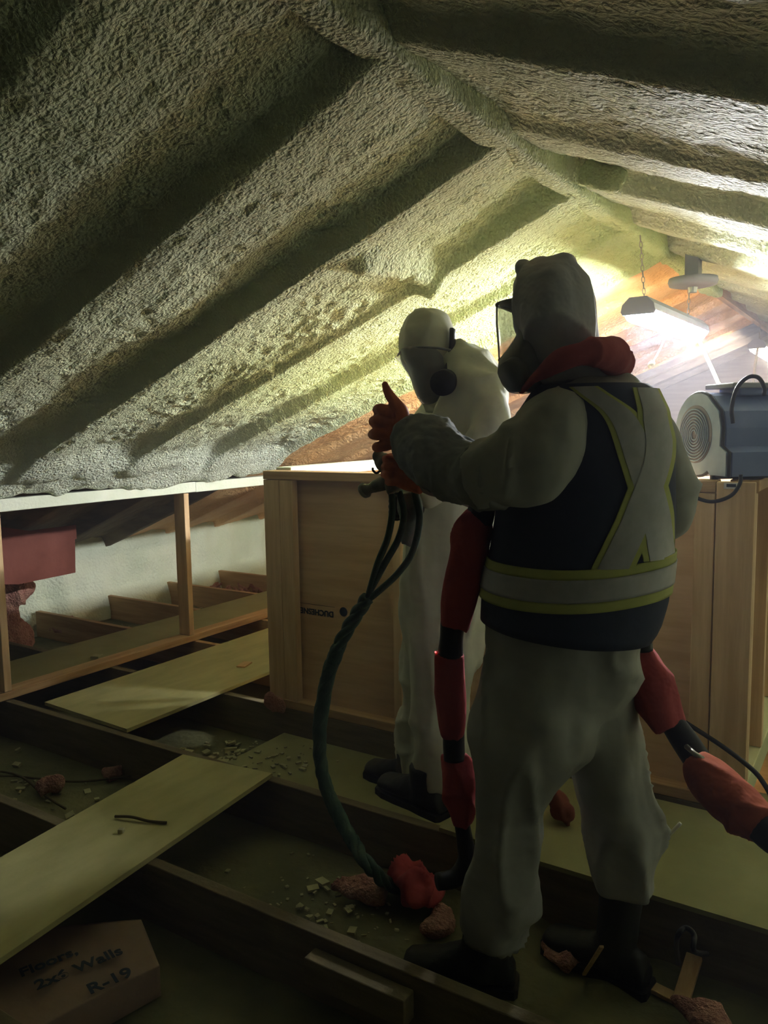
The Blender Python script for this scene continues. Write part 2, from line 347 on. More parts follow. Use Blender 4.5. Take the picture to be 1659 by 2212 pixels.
# ------------------------------------------------------------------ ceiling joists
JY = [.858, 1.468, 2.078, 2.688, 3.298, 3.908, 4.518, 5.128]
JL = ['floor joist nearest the camera, dark, under the printed paper', 'floor joist under the near end of the lower walking board', 'floor joist carrying the right end of the lower walking board',
      'floor joist directly under the front of the plywood stairwell box', 'floor joist crossing under the upright stud of the low wall', 'floor joist just visible beside the left edge of the stairwell box',
      'sixth floor joist back, ending at the white foam wall', 'farthest visible floor joist, beside the shredded insulation']
for y, l in zip(JY, JL):
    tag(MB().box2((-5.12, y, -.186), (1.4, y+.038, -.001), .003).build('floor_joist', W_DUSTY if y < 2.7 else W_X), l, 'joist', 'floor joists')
# walking boards on the joists
def board(name, pts, z, t, m, label, cat='board'):
    mb = MB(); mb.prism([(px, py, z) for px, py in pts], (0, 0, t)); return tag(mb.build(name, m), label, cat)
board('walking_board', [(-2.02, .45), (-2.60+.0, .45), (-2.274, 2.05), (-1.862, 2.105)][0:0] or [(-1.69, .36), (-2.08, .36), (-2.274, 2.05), (-1.862, 2.10)], .001, .016, PLY_D, 'long dusty plywood strip lying lowest and nearest the camera at left')
board('walking_board', [(-2.68, 2.112), (-3.29, 2.137), (-3.275, 5.9), (-2.68, 5.9)], .001, .016, PLY_D, 'wide pale plywood strip between the low wall and the stairwell box')
board('walking_board', [(-3.612, 1.2), (-4.06, 1.2), (-4.06, 5.9), (-3.612, 5.9)], .001, .016, PLY_G, 'plywood strip lying behind the low stud wall')
board('floor_panel', [(-.80, 2.055), (.9, 2.055), (.9, 2.62), (-1.15, 2.62), (-1.15, 2.075)], .001, .014, PLY_G, 'dusty floor panel on the joists behind the standing legs, right side', 'panel')
tag(MB().box2((-2.30, 2.118, -.186), (-1.16, 2.686, -.118), .004).build('insulation_board', PLY_G), 'dust-covered board sunk between joists at the foot of the stairwell box', 'board')
# low stud wall
tag(MB().box2((-3.602, .9, .001), (-3.513, 5.9, .04), .003).build('bottom_plate', W_Y), 'bottom plate of the low stud wall, lying across the joists', 'beam')
tag(MB().box2((-3.602, .9, .905), (-3.513, 3.36, .966), .004).build('top_plate', WHITE_D), 'foam-whitened top plate of the low wall, near left length', 'beam')
tag(MB().box2((-3.606, 3.362, .903), (-3.515, 5.9, .963), .004).build('top_plate', WHITE_D), 'foam-whitened top plate of the low wall, length next to stairwell box', 'beam')
for y, l in ((2.078, 'upright stud of the low wall at the left edge of the photo'), (3.262, 'upright stud in the middle of the low wall opening')):
    tag(MB().box2((-3.602, y, .041), (-3.513, y+.038, .902), .003).build('wall_stud', W_Z), l, 'stud', 'low wall studs')
# things behind the low wall
rb = thing('hanging_board', 'red-brown board hanging under the eave at far left', 'board', (-4.3, 2.8, .5))
MB().prism([(-4.300,3.072,0.618), (-4.300,3.061,0.392), (-4.300,2.673,0.386), (-4.300,2.397,0.435), (-4.300,2.422,0.778)], (-.02, 0, 0)).build('panel', REDB, rb)
MB().box2((-4.335, 1.9, .60), (-4.322, 3.1, .69)).build('flange', REDB, rb)
pk = MB().ell((-4.62, 2.84, .28), (.08, .13, .10)).ell((-4.64, 2.78, .14), (.07, .10, .12)).ell((-4.6, 2.80, -.03), (.09, .12, .14))
tag(cloth(pk, 'insulation_wad', PINK, None, vox=.015, amp=.02, sc=14), 'pink fibreglass wad beneath the hanging red-brown board', 'insulation')
pk = MB().ell((-5.0, 3.42, -.10), (.10, .10, .05)).ell((-4.9, 3.35, -.12), (.12, .06, .04))
tag(cloth(pk, 'insulation_wad', PINK, None, vox=.012, amp=.015, sc=18), 'small pink fibreglass scrap at the foot of the white eave wall', 'insulation')
pk = MB()
for i in range(26):
    a = (-4.753,4.943,-0.060); x = a[0]+random.uniform(-.35, .35); y = a[1]+random.uniform(-.10, .16)
    pk.tube([(x, y, -.16+random.random()*.03), (x+random.uniform(-.08, .08), y+random.uniform(-.06, .06), -.12+random.random()*.06), (x+random.uniform(-.1, .1), y+random.uniform(-.08, .08), -.15)], .014, 6)
so = tag(cloth(pk, 'shredded_insulation', PINK, None, vox=.010, amp=.006, sc=24), 'shredded pink insulation between far joists by the stairwell box', 'insulation')

# ------------------------------------------------------------------ stairwell box of studs and plywood
BX0, BX1, BY, BZ = -2.383, -.352, 2.690, 1.088
bx = thing('stairwell_box', 'framed plywood stairwell box behind both workers, blower on its top', 'box', (-1.37, 2.7, 0))
def part(name, a, b, m, parent=bx, bev=.003, label=None): return MB().box2(a, b, bev).build(name, m, parent, False, label)
part('stud', (BX0, BY, .04), (BX0+.089, BY+.038, BZ-.04), W_Z)
part('stud', (BX0+.091, BY+.002, .04), (BX0+.165, BY+.04, BZ-.04), W_Z)
part('stud', (-1.70, BY, .04), (-1.662, BY+.05, BZ-.04), W_Z)
part('stud', (-1.05, BY, .04), (-1.012, BY+.05, BZ-.04), W_Z)
part('stud', (-.532, BY, .04), (-.470, BY+.05, BZ-.04), W_Z)
part('corner_board', (-.466, BY-.004, .0), (BX1, BY+.02, BZ-.002), W_Z)
part('top_plate', (BX0, BY-.002, BZ-.038), (-.468, BY+.089, BZ), W_X)
part('bottom_plate', (BX0, BY-.002, .001), (-.468, BY+.089, .04), W_X)
part('panel', (BX0+.02, BY+.052, .03), (BX1-.06, BY+.064, BZ-.04), PLY_P, label='plywood panel with an upside-down stamped name')
part('left_wall', (BX0, BY+.091, .001), (BX0+.012, 5.3, BZ-.04), PLY_P)
part('side_top_plate', (BX0, BY+.091, BZ-.038), (BX0+.089, 5.3, BZ+.012), WHITE_D, label='foam-whitened plate along the left side')
part('back_wall', (BX0+.1, 5.22, .001), (BX1, 5.3, BZ), PLY_P)
part('side_top_plate', (BX1-.089, BY+.091, BZ-.038), (BX1, 5.3, BZ), W_Y)
part('side_bottom_plate', (BX1-.089, BY+.021, .0), (BX1, 5.3, .09), W_DUST_TOP)
part('side_panel', (BX1-.10, BY+.03, .09), (BX1-.085, 5.3, BZ-.04), PLY_P)
for y in (2.713, 3.06, 3.66, 4.27, 4.88): part('stud', (BX1-.084, y, .091), (BX1, y+.038, BZ-.04), W_Z)
nb = part('corner_block', (BX0+.72, BY+.6, BZ-.02), (BX0+.82, BY+.70, BZ+.03), W_Y)
st = part('sticker', (-0.444,2.683,1.064), tuple(a+b for a, b in zip((-0.395,2.683,1.084), (0, .002, 0))), STICK)
MB().box2((-0.436,2.682,1.070), tuple(a+b for a, b in zip((-0.408,2.682,1.080), (0, .001, 0)))).build('stamp', INK, st)
def text(body, size, loc, xdir, ydir, m, name, parent, bold=.0, sx=1.0):
    c = bpy.data.curves.new(name, 'FONT'); c.body = body; c.size = size; c.align_x = 'CENTER'; c.align_y = 'CENTER'; c.extrude = .0006; c.offset = bold; c.space_character = 1.02
    t = bpy.data.objects.new('t', c); COL.objects.link(t); dg = bpy.context.evaluated_depsgraph_get(); dg.update()
    me = bpy.data.meshes.new_from_object(t.evaluated_get(dg)); bpy.data.objects.remove(t)
    X = Vector(xdir).normalized(); Y = Vector(ydir).normalized(); Z = X.cross(Y)
    M = Matrix((X*sx, Y, Z)).transposed().to_4x4(); M.translation = loc; me.transform(M)
    me.materials.clear(); me.materials.append(m); o = bpy.data.objects.new(name, me); COL.objects.link(o)
    if parent is not None: o.parent = parent; o.matrix_parent_inverse = parent.matrix_basis.inverted()
    return o
pn = BY+.0505
tp = (-2.135,2.740,0.456)
text('DUCHESNE', .036, (tp[0], pn, tp[2]), (-1, 0, 0), (0, 0, -1), INK, 'stamp_lettering', bx, .0012, 1.0)
tp2 = (-1.987,2.740,0.474)
lg = MB(); n = 20
lg.prism([(tp2[0]+.021*math.cos(2*math.pi*k/n), pn, tp2[2]+.021*math.sin(2*math.pi*k/n)) for k in range(n)], (0, -.0006, 0)); lg.build('stamp_logo', INK, bx)
part('stamp_rule', (tp[0]-.12, pn-.0006, tp[2]+.032), (tp[0]+.10, pn, tp[2]+.0335), INK, bev=0)

# ------------------------------------------------------------------ shop lights
def shop_light(label, A, B, roll, gm, chains):
    A, B = Vector(A), Vector(B); o = thing('shop_light', label, 'lamp', (A+B)/2)
    T = (B-A).normalized(); X0 = T.cross(Vector((0, 0, 1))).normalized(); Z0 = X0.cross(T)
    Xv = X0*math.cos(roll)+Z0*math.sin(roll); Zv = Z0*math.cos(roll)-X0*math.sin(roll)
    def sec(P, pts): return [P+Xv*a+Zv*b for a, b in pts]
    hood = [(a*.88, b) for a, b in [(-.040, .060), (.040, .060), (.072, .032), (.078, .004), (.074, .004), (.068, .029), (.038, .055), (-.038, .055), (-.068, .029), (-.074, .004), (-.078, .004), (-.072, .032)]]
    m1 = MB(); m1.loft([sec(A, hood), sec(B, hood)]); m1.build('hood', LAMPW, o)
    cap = [(a*.88, b) for a, b in [(-.040, .0605), (.040, .0605), (.0725, .032), (.079, .003), (.070, -.010), (-.070, -.010), (-.079, .003), (-.0725, .032)]]
    for P, s in ((A, -1), (B, 1)):
        m2 = MB(); m2.loft([sec(P+T*(s*.001), cap), sec(P+T*(s*.016), cap)]); m2.build('end_cap', LAMPW, o)
    dif = [(.058*math.cos(a), -.004-.042*math.sin(a)) for a in [math.pi*k/12 for k in range(13)]]+[(-.054, .014), (.054, .014)]
    m3 = MB(); m3.loft([sec(A+T*.004, dif), sec(B-T*.004, dif)]); m3.build('diffuser', gm, o, True)
    for t, top in chains:
        P = A.lerp(B, t)+Zv*.058; mb = MB(); Q = Vector((P.x, P.y, top)) if not hasattr(top, '__len__') else Vector(top); n = max(2, int((Q-P).length/.022)); k_ = (Q-P)/n
        for i in range(n):
            c = P+k_*(i+.5); side = Vector((1, 0, 0)) if i % 2 else Vector((0, 1, 0)); ring = [c+side*(.006*math.cos(a))+k_.normalized()*(.0145*math.sin(a)) for a in [2*math.pi*j/10 for j in range(11)]]
            mb.tube(ring, .0016, 5, False)
        mb.build('chain', METAL, o)
    return o
L1 = shop_light('lit long shop light hanging by chains below the ridge, nearest and brightest', (-.89, 3.312, 1.724), (-.865, 4.256, 1.724), 0.0, GLOW, [(.08, (-.905, 3.368, 2.038)), (.86, (-.87, 4.136, 2.02))])
L2 = shop_light('warmer shop light farther off, cut by the right photo edge', (-.95, 7.05, 1.87), (-.95, 8.2, 1.85), 0, GLOW_W, [(.10, 2.06), (.85, 2.06)])
# round fixture box under the ridge
fx = thing('ceiling_fixture', 'round dark fixture plate at the ridge just above the nearest lamp', 'fixture', (-.82, 4.05, 1.95))
c = (-0.820,3.975,1.937)
mb = MB(); mb.loft([[Vector((c[0]+r*math.cos(2*math.pi*k/28), c[1]+r*math.sin(2*math.pi*k/28), c[2]+z)) for k in range(28)] for z, r in ((-.030, .070), (-.022, .105), (-.004, .112), (.012, .108), (.02, .05))]); mb.build('plate', LAMPW, fx, True)
MB().tube([(c[0], c[1], c[2]-.055), (c[0], c[1], c[2]-.03)], [.018, .022], 14).build('socket', METAL, fx)
MB().box2((c[0]-.03, c[1]-.04, c[2]+.02), (c[0]+.03, c[1]+.04, 2.06)).build('mounting_block', LAMPW, fx)
# cords
def cord(label, pts, r, m=WIRE, name='power_cord', cat='cord', plug=None, k=6):
    pth = [tuple(p) for p in cr(pts, k)]
    if plug is None: return tag(MB().tube(pth, r, 8).build(name, m, None, True), label, cat)
    o = thing(name, label, cat, pts[0]); MB().tube(pth, r, 8).build('cord', m, o, True)
    P, Q = Vector(pth[-2]), Vector(pth[-1]); d = (Q-P).normalized()
    MB().tube([Q, Q+d*.012, Q+d*.03, Q+d*.045], [.005, .010, .014, .012], 8).build('plug', m, o, True); return o
cord('short white cord with plug dangling from the bright lamp', [(-0.830,3.505,1.668), (-0.830,3.470,1.611), (-0.830,3.382,1.557), (-0.830,3.317,1.523)], .0035, plug=1)
cord('white cord running from the bright lamp down behind the blower', [(-0.744,3.720,1.658), (-0.679,3.550,1.569), (-0.617,3.400,1.482), (-0.549,3.200,1.399)], .008)
cord('thin pale cord dropping from the farther lamp behind the blower', [(-0.924,6.900,1.851), (-0.937,6.900,1.733), (-0.950,6.900,1.534)], .010)

# ------------------------------------------------------------------ blower on the box
bl = thing('air_blower', 'blue air blower with round spiral grille standing on the stairwell box', 'blower', (-.5, 2.9, BZ))
ax = Vector((-.73, -.68, 0)).normalized(); tt = Vector((-ax.y, ax.x, 0))*-1.0   # axis toward the grille, and sideways
if tt.x < 0: tt = -tt
G = Vector((-0.556,2.830,1.235)); gz = G.z; RR = .137
def prof(R, foot=True):
    pts = []
    for k in range(27):
        a = math.radians(-60+ (k/26)*0 ) if False else math.radians(65+k*(235/26)); pts.append((R*math.cos(a), R*math.sin(a)*1.02))
    if foot: pts += [(R*.62, BZ+.012-gz), (R*1.25, BZ+.012-gz), (R*1.25, BZ+.09-gz), (R*.98, BZ+.11-gz), (R*1.0, .02), (R*.9, R*.55)]
    return pts
def P3(a, b, c): return G+tt*a+Vector((0, 0, b))-ax*c
body = MB(); body.loft([[P3(a*s, b*s if b > -R0 else b, cc) for a, b in prof(RR)] for s, cc, R0 in ((.93, .0, 9), (1.0, .018, 9), (1.0, .17, 9), (1.05, .20, 9), (1.05, .36, 9), (.97, .39, 9))]); body.build('housing', BLUE, bl)
side = MB(); side.loft([[P3(a*.985, b*.985, -.004) for a, b in prof(RR)], [P3(a*.985, b*.985, .012) for a, b in prof(RR)]]); side.build('side_plate', BLUEG, bl)
rimp = MB(); rimp.tube([P3(a*1.0, b*1.0, .006) for a, b in prof(RR)+prof(RR)[:1]], .006, 8, False); rimp.build('rim', BLACK, bl, True)
gr = MB(); gr.loft([[P3(.098*math.cos(2*math.pi*k/36)-.008, .098*math.sin(2*math.pi*k/36), q) for k in range(36)] for q in (-.0055, -.002)]); gr.build('intake', GRILL, bl)
rg = MB(); rg.tube([P3(-.008+(.012+.080*i/200)*math.cos(i*.25), (.012+.080*i/200)*math.sin(i*.25), -.009) for i in range(201)], .0022, 6); rg.build('spiral_grille', BLUEG, bl, True)
MB().box(P3(.10, BZ+.007-gz, .16), (.012, .34, .012), Matrix.Rotation(math.atan2(ax.y, ax.x)-math.pi/2, 3, 'Z')).build('foot', BLACK, bl)
MB().box(P3(-.06, BZ+.007-gz, .16), (.012, .34, .012), Matrix.Rotation(math.atan2(ax.y, ax.x)-math.pi/2, 3, 'Z')).build('foot', BLACK, bl)
MB().box(P3(.02, RR+.022, .21), (.30, .16, .018), Matrix.Rotation(math.atan2(ax.y, ax.x), 3, 'Z'), .005).build('top_cover', LAMPW, bl)
MB().box(P3(.02, RR+.004, .21), (.22, .12, .03), Matrix.Rotation(math.atan2(ax.y, ax.x), 3, 'Z'), .005).build('motor_mount', BLUE, bl)
MB().tube(cr([(-0.432,2.740,1.270), (-0.437,2.740,1.321), (-0.423,2.740,1.382), (-0.393,2.740,1.414), (-0.362,2.740,1.412), (-0.344,2.740,1.379), (-0.347,2.760,1.360)]), .0065, 8).build('handle', BLACK, bl, True)
cord('black blower cable looping over the front of the stairwell box', [(-0.392,2.660,1.112), (-0.394,2.660,1.083), (-0.417,2.660,1.046), (-0.464,2.660,1.025), (-0.506,2.660,1.029), (-0.556,2.660,1.053), (-0.592,2.660,1.063)], .006, BLACK)
cord('black cable sloping across the box front down to the floor at right', [(-0.618,2.620,0.346), (-0.522,2.620,0.296), (-0.411,2.600,0.250), (-0.318,2.570,0.206), (-0.274,2.540,0.172), (-0.224,2.500,0.115), (-.10, 2.42, .03), (.05, 2.36, .024)], .008, BLACK)
cord('white cable hanging in the upper side bay of the stairwell box', [(BX1-.04, 2.98, .98), (BX1-.05, 2.90, .80), (BX1-.045, 2.93, .62), (BX1-.06, 2.85, .50)], .007)
cord('white cable stub in the lower side bay of the stairwell box', [(BX1-.04, 2.98, .35), (BX1-.05, 2.90, .25), (BX1-.05, 2.84, .13)], .007)

# ------------------------------------------------------------------ workers
def vest_surface(TR):
    zs = [r[2] for r in TR][::-1]
    def f(u, z, yaw, off):
        g = [np.interp(z, zs, [r[i] for r in TR][::-1]) for i in (0, 1, 3, 4)]
        a, b = g[2]+off, g[3]+off; s = -math.sqrt(max(0, 1-u*u)); x, y = a*u, b*s
        return Vector((g[0]+x*math.cos(yaw)-y*math.sin(yaw), g[1]+x*math.sin(yaw)+y*math.cos(yaw), z))
    return f
def finger(mb, pts, r0, r1, n=10):
    P = cr(pts, 4); k = len(P); mb.tube([tuple(p) for p in P], [r0+(r1-r0)*i/(k-1) for i in range(k)], n)
    mb.ell(tuple(P[-1]), (r1, r1, r1), n=10, m=6)
# --- worker with the vest
YAW2 = math.radians(19.6)
w2 = thing('person', 'worker seen from behind in navy vest with reflective cross, giving thumbs up', 'person', (-.72, 1.8, -.186))
TR2 = [
 (-0.599,1.800,1.385,0.083,0.100), #T
 (-0.584,1.800,1.350,0.124,0.150), #T
 (-0.587,1.800,1.303,0.152,0.165), #T
 (-0.597,1.800,1.239,0.175,0.165), #T
 (-0.604,1.800,1.163,0.185,0.165), #T
 (-0.604,1.800,1.076,0.187,0.160), #T
 (-0.616,1.800,0.965,0.195,0.155), #T
 (-0.629,1.800,0.863,0.199,0.160), #T
 (-0.639,1.800,0.799,0.192,0.170), #T
 (-0.646,1.800,0.764,0.177,0.170), #T
]
b = MB()
b.rings(TR2[:-1]+[(-0.654,1.800,0.734,0.183,0.160), (-0.663,1.800,0.640,0.186,0.150), (-0.667,1.800,0.569,0.160,0.120)], YAW2)
b.rings([(-0.685,1.780,0.781,0.135,0.120), (-0.694,1.760,0.681,0.152,0.130), (-0.693,1.740,0.583,0.158,0.130), (-0.695,1.730,0.493,0.147,0.120), (-0.726,1.720,0.408,0.103,0.100), (-0.755,1.720,0.329,0.082,0.085), (-0.757,1.720,0.269,0.087,0.088), (-0.768,1.720,0.205,0.082,0.080), (-0.772,1.720,0.142,0.093,0.085), (-0.772,1.720,0.068,0.100,0.088), (-0.786,1.720,0.014,0.088,0.080), (-0.792,1.720,-0.039,0.071,0.070)], YAW2)
b.rings([(-0.590,1.860,0.775,0.097,0.100), (-0.592,1.880,0.664,0.096,0.110), (-0.589,1.900,0.539,0.093,0.110), (-0.576,1.920,0.413,0.097,0.100), (-0.555,1.930,0.328,0.099,0.090), (-0.527,1.940,0.262,0.102,0.090), (-0.526,1.940,0.194,0.093,0.085), (-0.533,1.940,0.129,0.078,0.075), (-0.531,1.940,0.073,0.067,0.065)], YAW2)
# left arm: shoulder, elbow, forearm
b.tube([q[:3] for q in cr([(-0.590,1.660,1.321,0.058), (-0.601,1.620,1.277,0.077), (-0.621,1.600,1.218,0.089), (-0.682,1.600,1.183,0.087), (-0.769,1.620,1.165,0.077)], 5)], [q[3] for q in cr([(-0.590,1.660,1.321,0.058), (-0.601,1.620,1.277,0.077), (-0.621,1.600,1.218,0.089), (-0.682,1.600,1.183,0.087), (-0.769,1.620,1.165,0.077)], 5)], 24)
# right arm: upper arm and bent forearm reaching round the front
RA = cr([(-0.522,1.940,1.313,0.050), (-0.479,1.970,1.223,0.067), (-0.462,2.000,1.120,0.071), (-0.471,2.000,1.051,0.069), (-0.597,2.080,1.037,0.064), (-0.796,2.060,1.069,0.061), (-0.925,1.920,1.107,0.062), (-0.987,1.800,1.138,0.060), (-1.014,1.740,1.157,0.043)], 6)
b.tube([q[:3] for q in RA], [q[3] for q in RA], 24)
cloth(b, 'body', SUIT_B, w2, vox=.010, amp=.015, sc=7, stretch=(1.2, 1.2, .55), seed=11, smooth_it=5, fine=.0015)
sl = MB(); LA = cr([(-0.717,1.605,1.170,0.078), (-0.781,1.620,1.164,0.076), (-0.856,1.640,1.174,0.076), (-0.929,1.660,1.215,0.080), (-0.985,1.680,1.243,0.068), (-1.034,1.700,1.266,0.044)], 6)
sl.tube([q[:3] for q in LA], [q[3]*1.02 for q in LA], 24)
cloth(sl, 'oversleeve', SLEEVE, w2, vox=.008, amp=.007, sc=16, seed=15, label='dark soiled sleeve over the left forearm', fine=.003)
vs = vest_surface(TR2)
def vest_patch(name, mk, parent, zt, zb, off, u0=None, u1=None, nz=30, nu=72, top=None, bot=None, seed=3):
    # shell round the torso between two heights (or between height curves), with wrinkles and thickness
    rings_o, rings_i = [], []
    pts = []
    for i in range(nz+1):
        for k in range(nu):
            t = 2*math.pi*k/nu; u = math.cos(t); back = math.sin(t) <= 0
            z1 = zt+(top(u) if top else 0); z0 = zb+(bot(u) if bot else 0); z = z1+(z0-z1)*i/nz
            zs = [r[2] for r in TR2][::-1]; g = [np.interp(z, zs, [r[j] for r in TR2][::-1]) for j in (0, 1, 3, 4)]
            a, bb = g[2]+off, g[3]+off; x, y = a*u, bb*math.sin(t)
            pts.append((g[0]+x*math.cos(YAW2)-y*math.sin(YAW2), g[1]+x*math.sin(YAW2)+y*math.cos(YAW2), z))
    Pn = np.array(pts); cen = np.array([np.mean(Pn[:, 0]), np.mean(Pn[:, 1]), 0]); nn = Pn-cen; nn[:, 2] = 0; nn /= np.linalg.norm(nn, axis=1)[:, None]
    dz = (noise(Pn*np.array([1, 1, .5]), 10, 3))*.004
    out, inn = Pn+nn*dz[:, None], Pn+nn*(dz[:, None]-.004)
    mb = MB(); v = [tuple(q) for q in out]+[tuple(q) for q in inn]; N = len(pts); f = []
    for i in range(nz):
        for k in range(nu):
            k2 = (k+1) % nu; f.append((i*nu+k, i*nu+k2, (i+1)*nu+k2, (i+1)*nu+k)); f.append((N+i*nu+k, N+(i+1)*nu+k, N+(i+1)*nu+k2, N+i*nu+k2))
    for k in range(nu):
        k2 = (k+1) % nu; f.append((k, N+k, N+k2, k2)); f.append((nz*nu+k, nz*nu+k2, N+nz*nu+k2, N+nz*nu+k))
    mb.add(v, f); return mb.build(name, mk, parent, True)
zT = (-0.260,1.362)[1]; zH = (-0.148,0.788)[1]
vest = vest_patch('vest', NAVY, w2, zT, zH, .018, bot=lambda u: -.018*u)
b1, b2, b3, b4 = (0.016,0.962)[1], (0.031,0.940)[1], (0.065,0.889)[1], (0.081,0.865)[1]
tilt = lambda u: .012*u+.012*(u*u)
vest_patch('lime_band', LIME, vest, b1, b2, .024, nz=4, top=tilt, bot=tilt)
vest_patch('reflective_band', REFL, vest, b2, b3, .026, nz=8, top=tilt, bot=tilt)
vest_patch('lime_band', LIME, vest, b3, b4, .024, nz=4, top=tilt, bot=tilt)
def strap(name, mk, left, right, off, parent):
    L, Rr = cr(left, 8), cr(right, 8); top, bot = [], []
    m = 6; pts = []
    for a, c in zip(L, Rr):
        for j in range(m+1):
            q = a+(c-a)*j/m; p_ = vs(float(q[0]), float(q[1]), YAW2, off); d_ = float(noise(np.array([p_])*np.array([1, 1, .5]), 10, 3)[0])*.004
            cc = vs(0, float(q[1]), YAW2, 0); pts.append(p_)
    mb = MB(); n = len(L); f = []; N = len(pts)
    inner = [p_+Vector((0, 0, 0))-(p_-Vector((TR2[4][0], TR2[4][1], p_.z))).normalized()*.003 for p_ in pts]
    for i in range(n-1):
        for j in range(m):
            q = (i*(m+1)+j, i*(m+1)+j+1, (i+1)*(m+1)+j+1, (i+1)*(m+1)+j); f.append(q); f.append(tuple(N+k for k in q[::-1]))
    mb.add(pts+inner, f); return mb.build(name, mk, parent, True)
# cross straps on the back: left shoulder to right hip, right shoulder to left hip (each a grey tape between lime edges)
def xstrap(cl, wl):
    pass
strapA = [(-0.161,1.354), (0.317,1.291), (0.539,1.196), (0.697,1.092), (0.837,0.977)]
strapB = [(0.724,1.350), (0.714,1.290), (0.724,1.202), (0.535,1.086), (0.327,0.964)]
for S in (strapA, strapB):
    for nm, mk, a0, a1, of in (('strap_edge', LIME, -.21, -.15, .0235), ('reflective_strap', REFL, -.15, .15, .025), ('strap_edge', LIME, .15, .21, .0235)):
        strap(nm, mk, [(max(-.97, q[0]+a0), q[1]) for q in S], [(min(.97, q[0]+a1), q[1]) for q in S], of+(.001 if S is strapB else 0), vest)
# hood, collar
h = MB(); h.rings([(-0.666,1.760,1.653,0.033,0.035), (-0.672,1.760,1.634,0.064,0.075), (-0.672,1.760,1.603,0.085,0.100), (-0.669,1.760,1.556,0.096,0.115), (-0.659,1.760,1.504,0.092,0.115), (-0.653,1.770,1.462,0.085,0.105), (-0.639,1.780,1.410,0.080,0.090), (-0.620,1.790,1.367,0.080,0.090)], YAW2)
h.ell((-0.740,1.760,1.639), (.016, .03, .022)); h.ell((-0.636,1.760,1.645), (.022, .04, .015)); h.box((-0.684,1.760,1.645), (.10, .03, .012), Matrix.Rotation(-.25, 3, 'Y'), .004)
cloth(h, 'hood', HOOD, w2, vox=.006, amp=.007, sc=13, seed=31, smooth_it=4, label='grey hood over helmet')
CQ = cr([(-0.725,1.700,1.347,0.010), (-0.660,1.655,1.382,0.018), (-0.601,1.635,1.409,0.024), (-0.555,1.650,1.423,0.028), (-0.525,1.710,1.427,0.034), (-0.539,1.820,1.412,0.038), (-0.606,1.930,1.433,0.038), (-0.698,1.960,1.440,0.035), (-0.765,1.880,1.411,0.023), (-0.751,1.760,1.355,0.011)], 6)
cl = MB(); cl.tube([q[:3] for q in CQ], [q[3] for q in CQ], 18, flat=1.1)
cloth(cl, 'collar', COLLAR, w2, vox=.007, amp=.006, sc=13, seed=35, label='red cloth collar around the neck')
# full-face respirator
mk = MB(); mk.rings([(-0.752,1.760,1.564,0.043,0.065), (-0.751,1.760,1.552,0.048,0.072), (-0.727,1.760,1.535,0.031,0.078), (-0.721,1.760,1.509,0.026,0.080), (-0.722,1.760,1.479,0.032,0.080), (-0.729,1.760,1.454,0.044,0.080), (-0.736,1.750,1.428,0.055,0.078), (-0.734,1.740,1.397,0.057,0.072), (-0.730,1.730,1.369,0.046,0.060), (-0.728,1.720,1.348,0.027,0.040)], YAW2)
ms = cloth(mk, 'respirator_mask', MASKM, w2, vox=.0055, amp=.0015, sc=10, seed=2, smooth_it=3, label='grey full-face respirator')
vz = MB(); rings_ = []
for (px_, z_) in zip(((-0.807,1.760,1.559), (-0.807,1.760,1.516), (-0.803,1.760,1.472), (-0.800,1.760,1.430)), (0, 0, 0, 0)):
    r_ = []
    for k in range(13):
        a = math.pi*(k/12-.5); x = px_[0]+(.062*(1-math.cos(a))); yv = .072*math.sin(a)
        r_.append(Vector((px_[0]+(.062*(1-math.cos(a)))*math.cos(YAW2)-yv*math.sin(YAW2), px_[1]+(.062*(1-math.cos(a)))*math.sin(YAW2)+yv*math.cos(YAW2), px_[2])))
    rings_.append(r_+[p_+Vector((.003, 0, 0)) for p_ in r_[::-1]])
vz.loft(rings_); vz.build('visor', VISOR, ms, True, 'clear face shield')
MB().tube([tuple(p_) for p_ in rings_[0][:13]], .004, 8).build('visor_rim', BLACK, ms, True)
MB().tube([tuple(p_) for p_ in rings_[3][:13]], .004, 8).build('visor_rim', BLACK, ms, True)
MB().tube([tuple(r_[6]) for r_ in rings_], .0025, 6).build('visor_edge', STICK, ms, True)
MB().tube([(-0.723,1.690,1.399), (-0.731,1.665,1.385)], [.034, .034], 20).build('filter', MASKM, ms, True)
# gloves: upper hand thumbs up
g = MB(); HY = 1.70
g.tube([q[:3] for q in cr([(-1.017,1.700,1.254,0.039), (-1.040,1.700,1.260,0.044), (-1.067,1.700,1.266,0.049), (-1.090,1.700,1.269,0.045)], 4)], [q[3] for q in cr([(-1.017,1.700,1.254,0.039), (-1.040,1.700,1.260,0.044), (-1.067,1.700,1.266,0.049), (-1.090,1.700,1.269,0.045)], 4)], 20, flat=.62)
for i, (yy_, xx_, rr) in enumerate(((884, 822, .0125), (910, 812, .0135), (938, 808, .0130), (965, 815, .0115))):
    finger(g, [(-1.058,1.690,1.272) if False else (-1.064,1.690,1.272)]*0+[(0,0,0)]*0 or [Vector(p_) for p_ in {0: ((-1.054,1.685,1.309), (-1.086,1.675,1.322), (-1.122,1.715,1.318), (-1.103,1.735,1.310)), 1: ((-1.058,1.685,1.284), (-1.095,1.672,1.292), (-1.136,1.718,1.288), (-1.112,1.740,1.282)), 2: ((-1.061,1.685,1.257), (-1.098,1.672,1.260), (-1.139,1.718,1.255), (-1.115,1.740,1.252)), 3: ((-1.062,1.690,1.231), (-1.093,1.678,1.227), (-1.127,1.715,1.222), (-1.107,1.735,1.223))}[i]], rr*1.1, rr)
finger(g, [(-1.028,1.690,1.283), (-1.030,1.685,1.312), (-1.057,1.685,1.345), (-1.073,1.685,1.368), (-1.079,1.685,1.382)], .020, .0085)
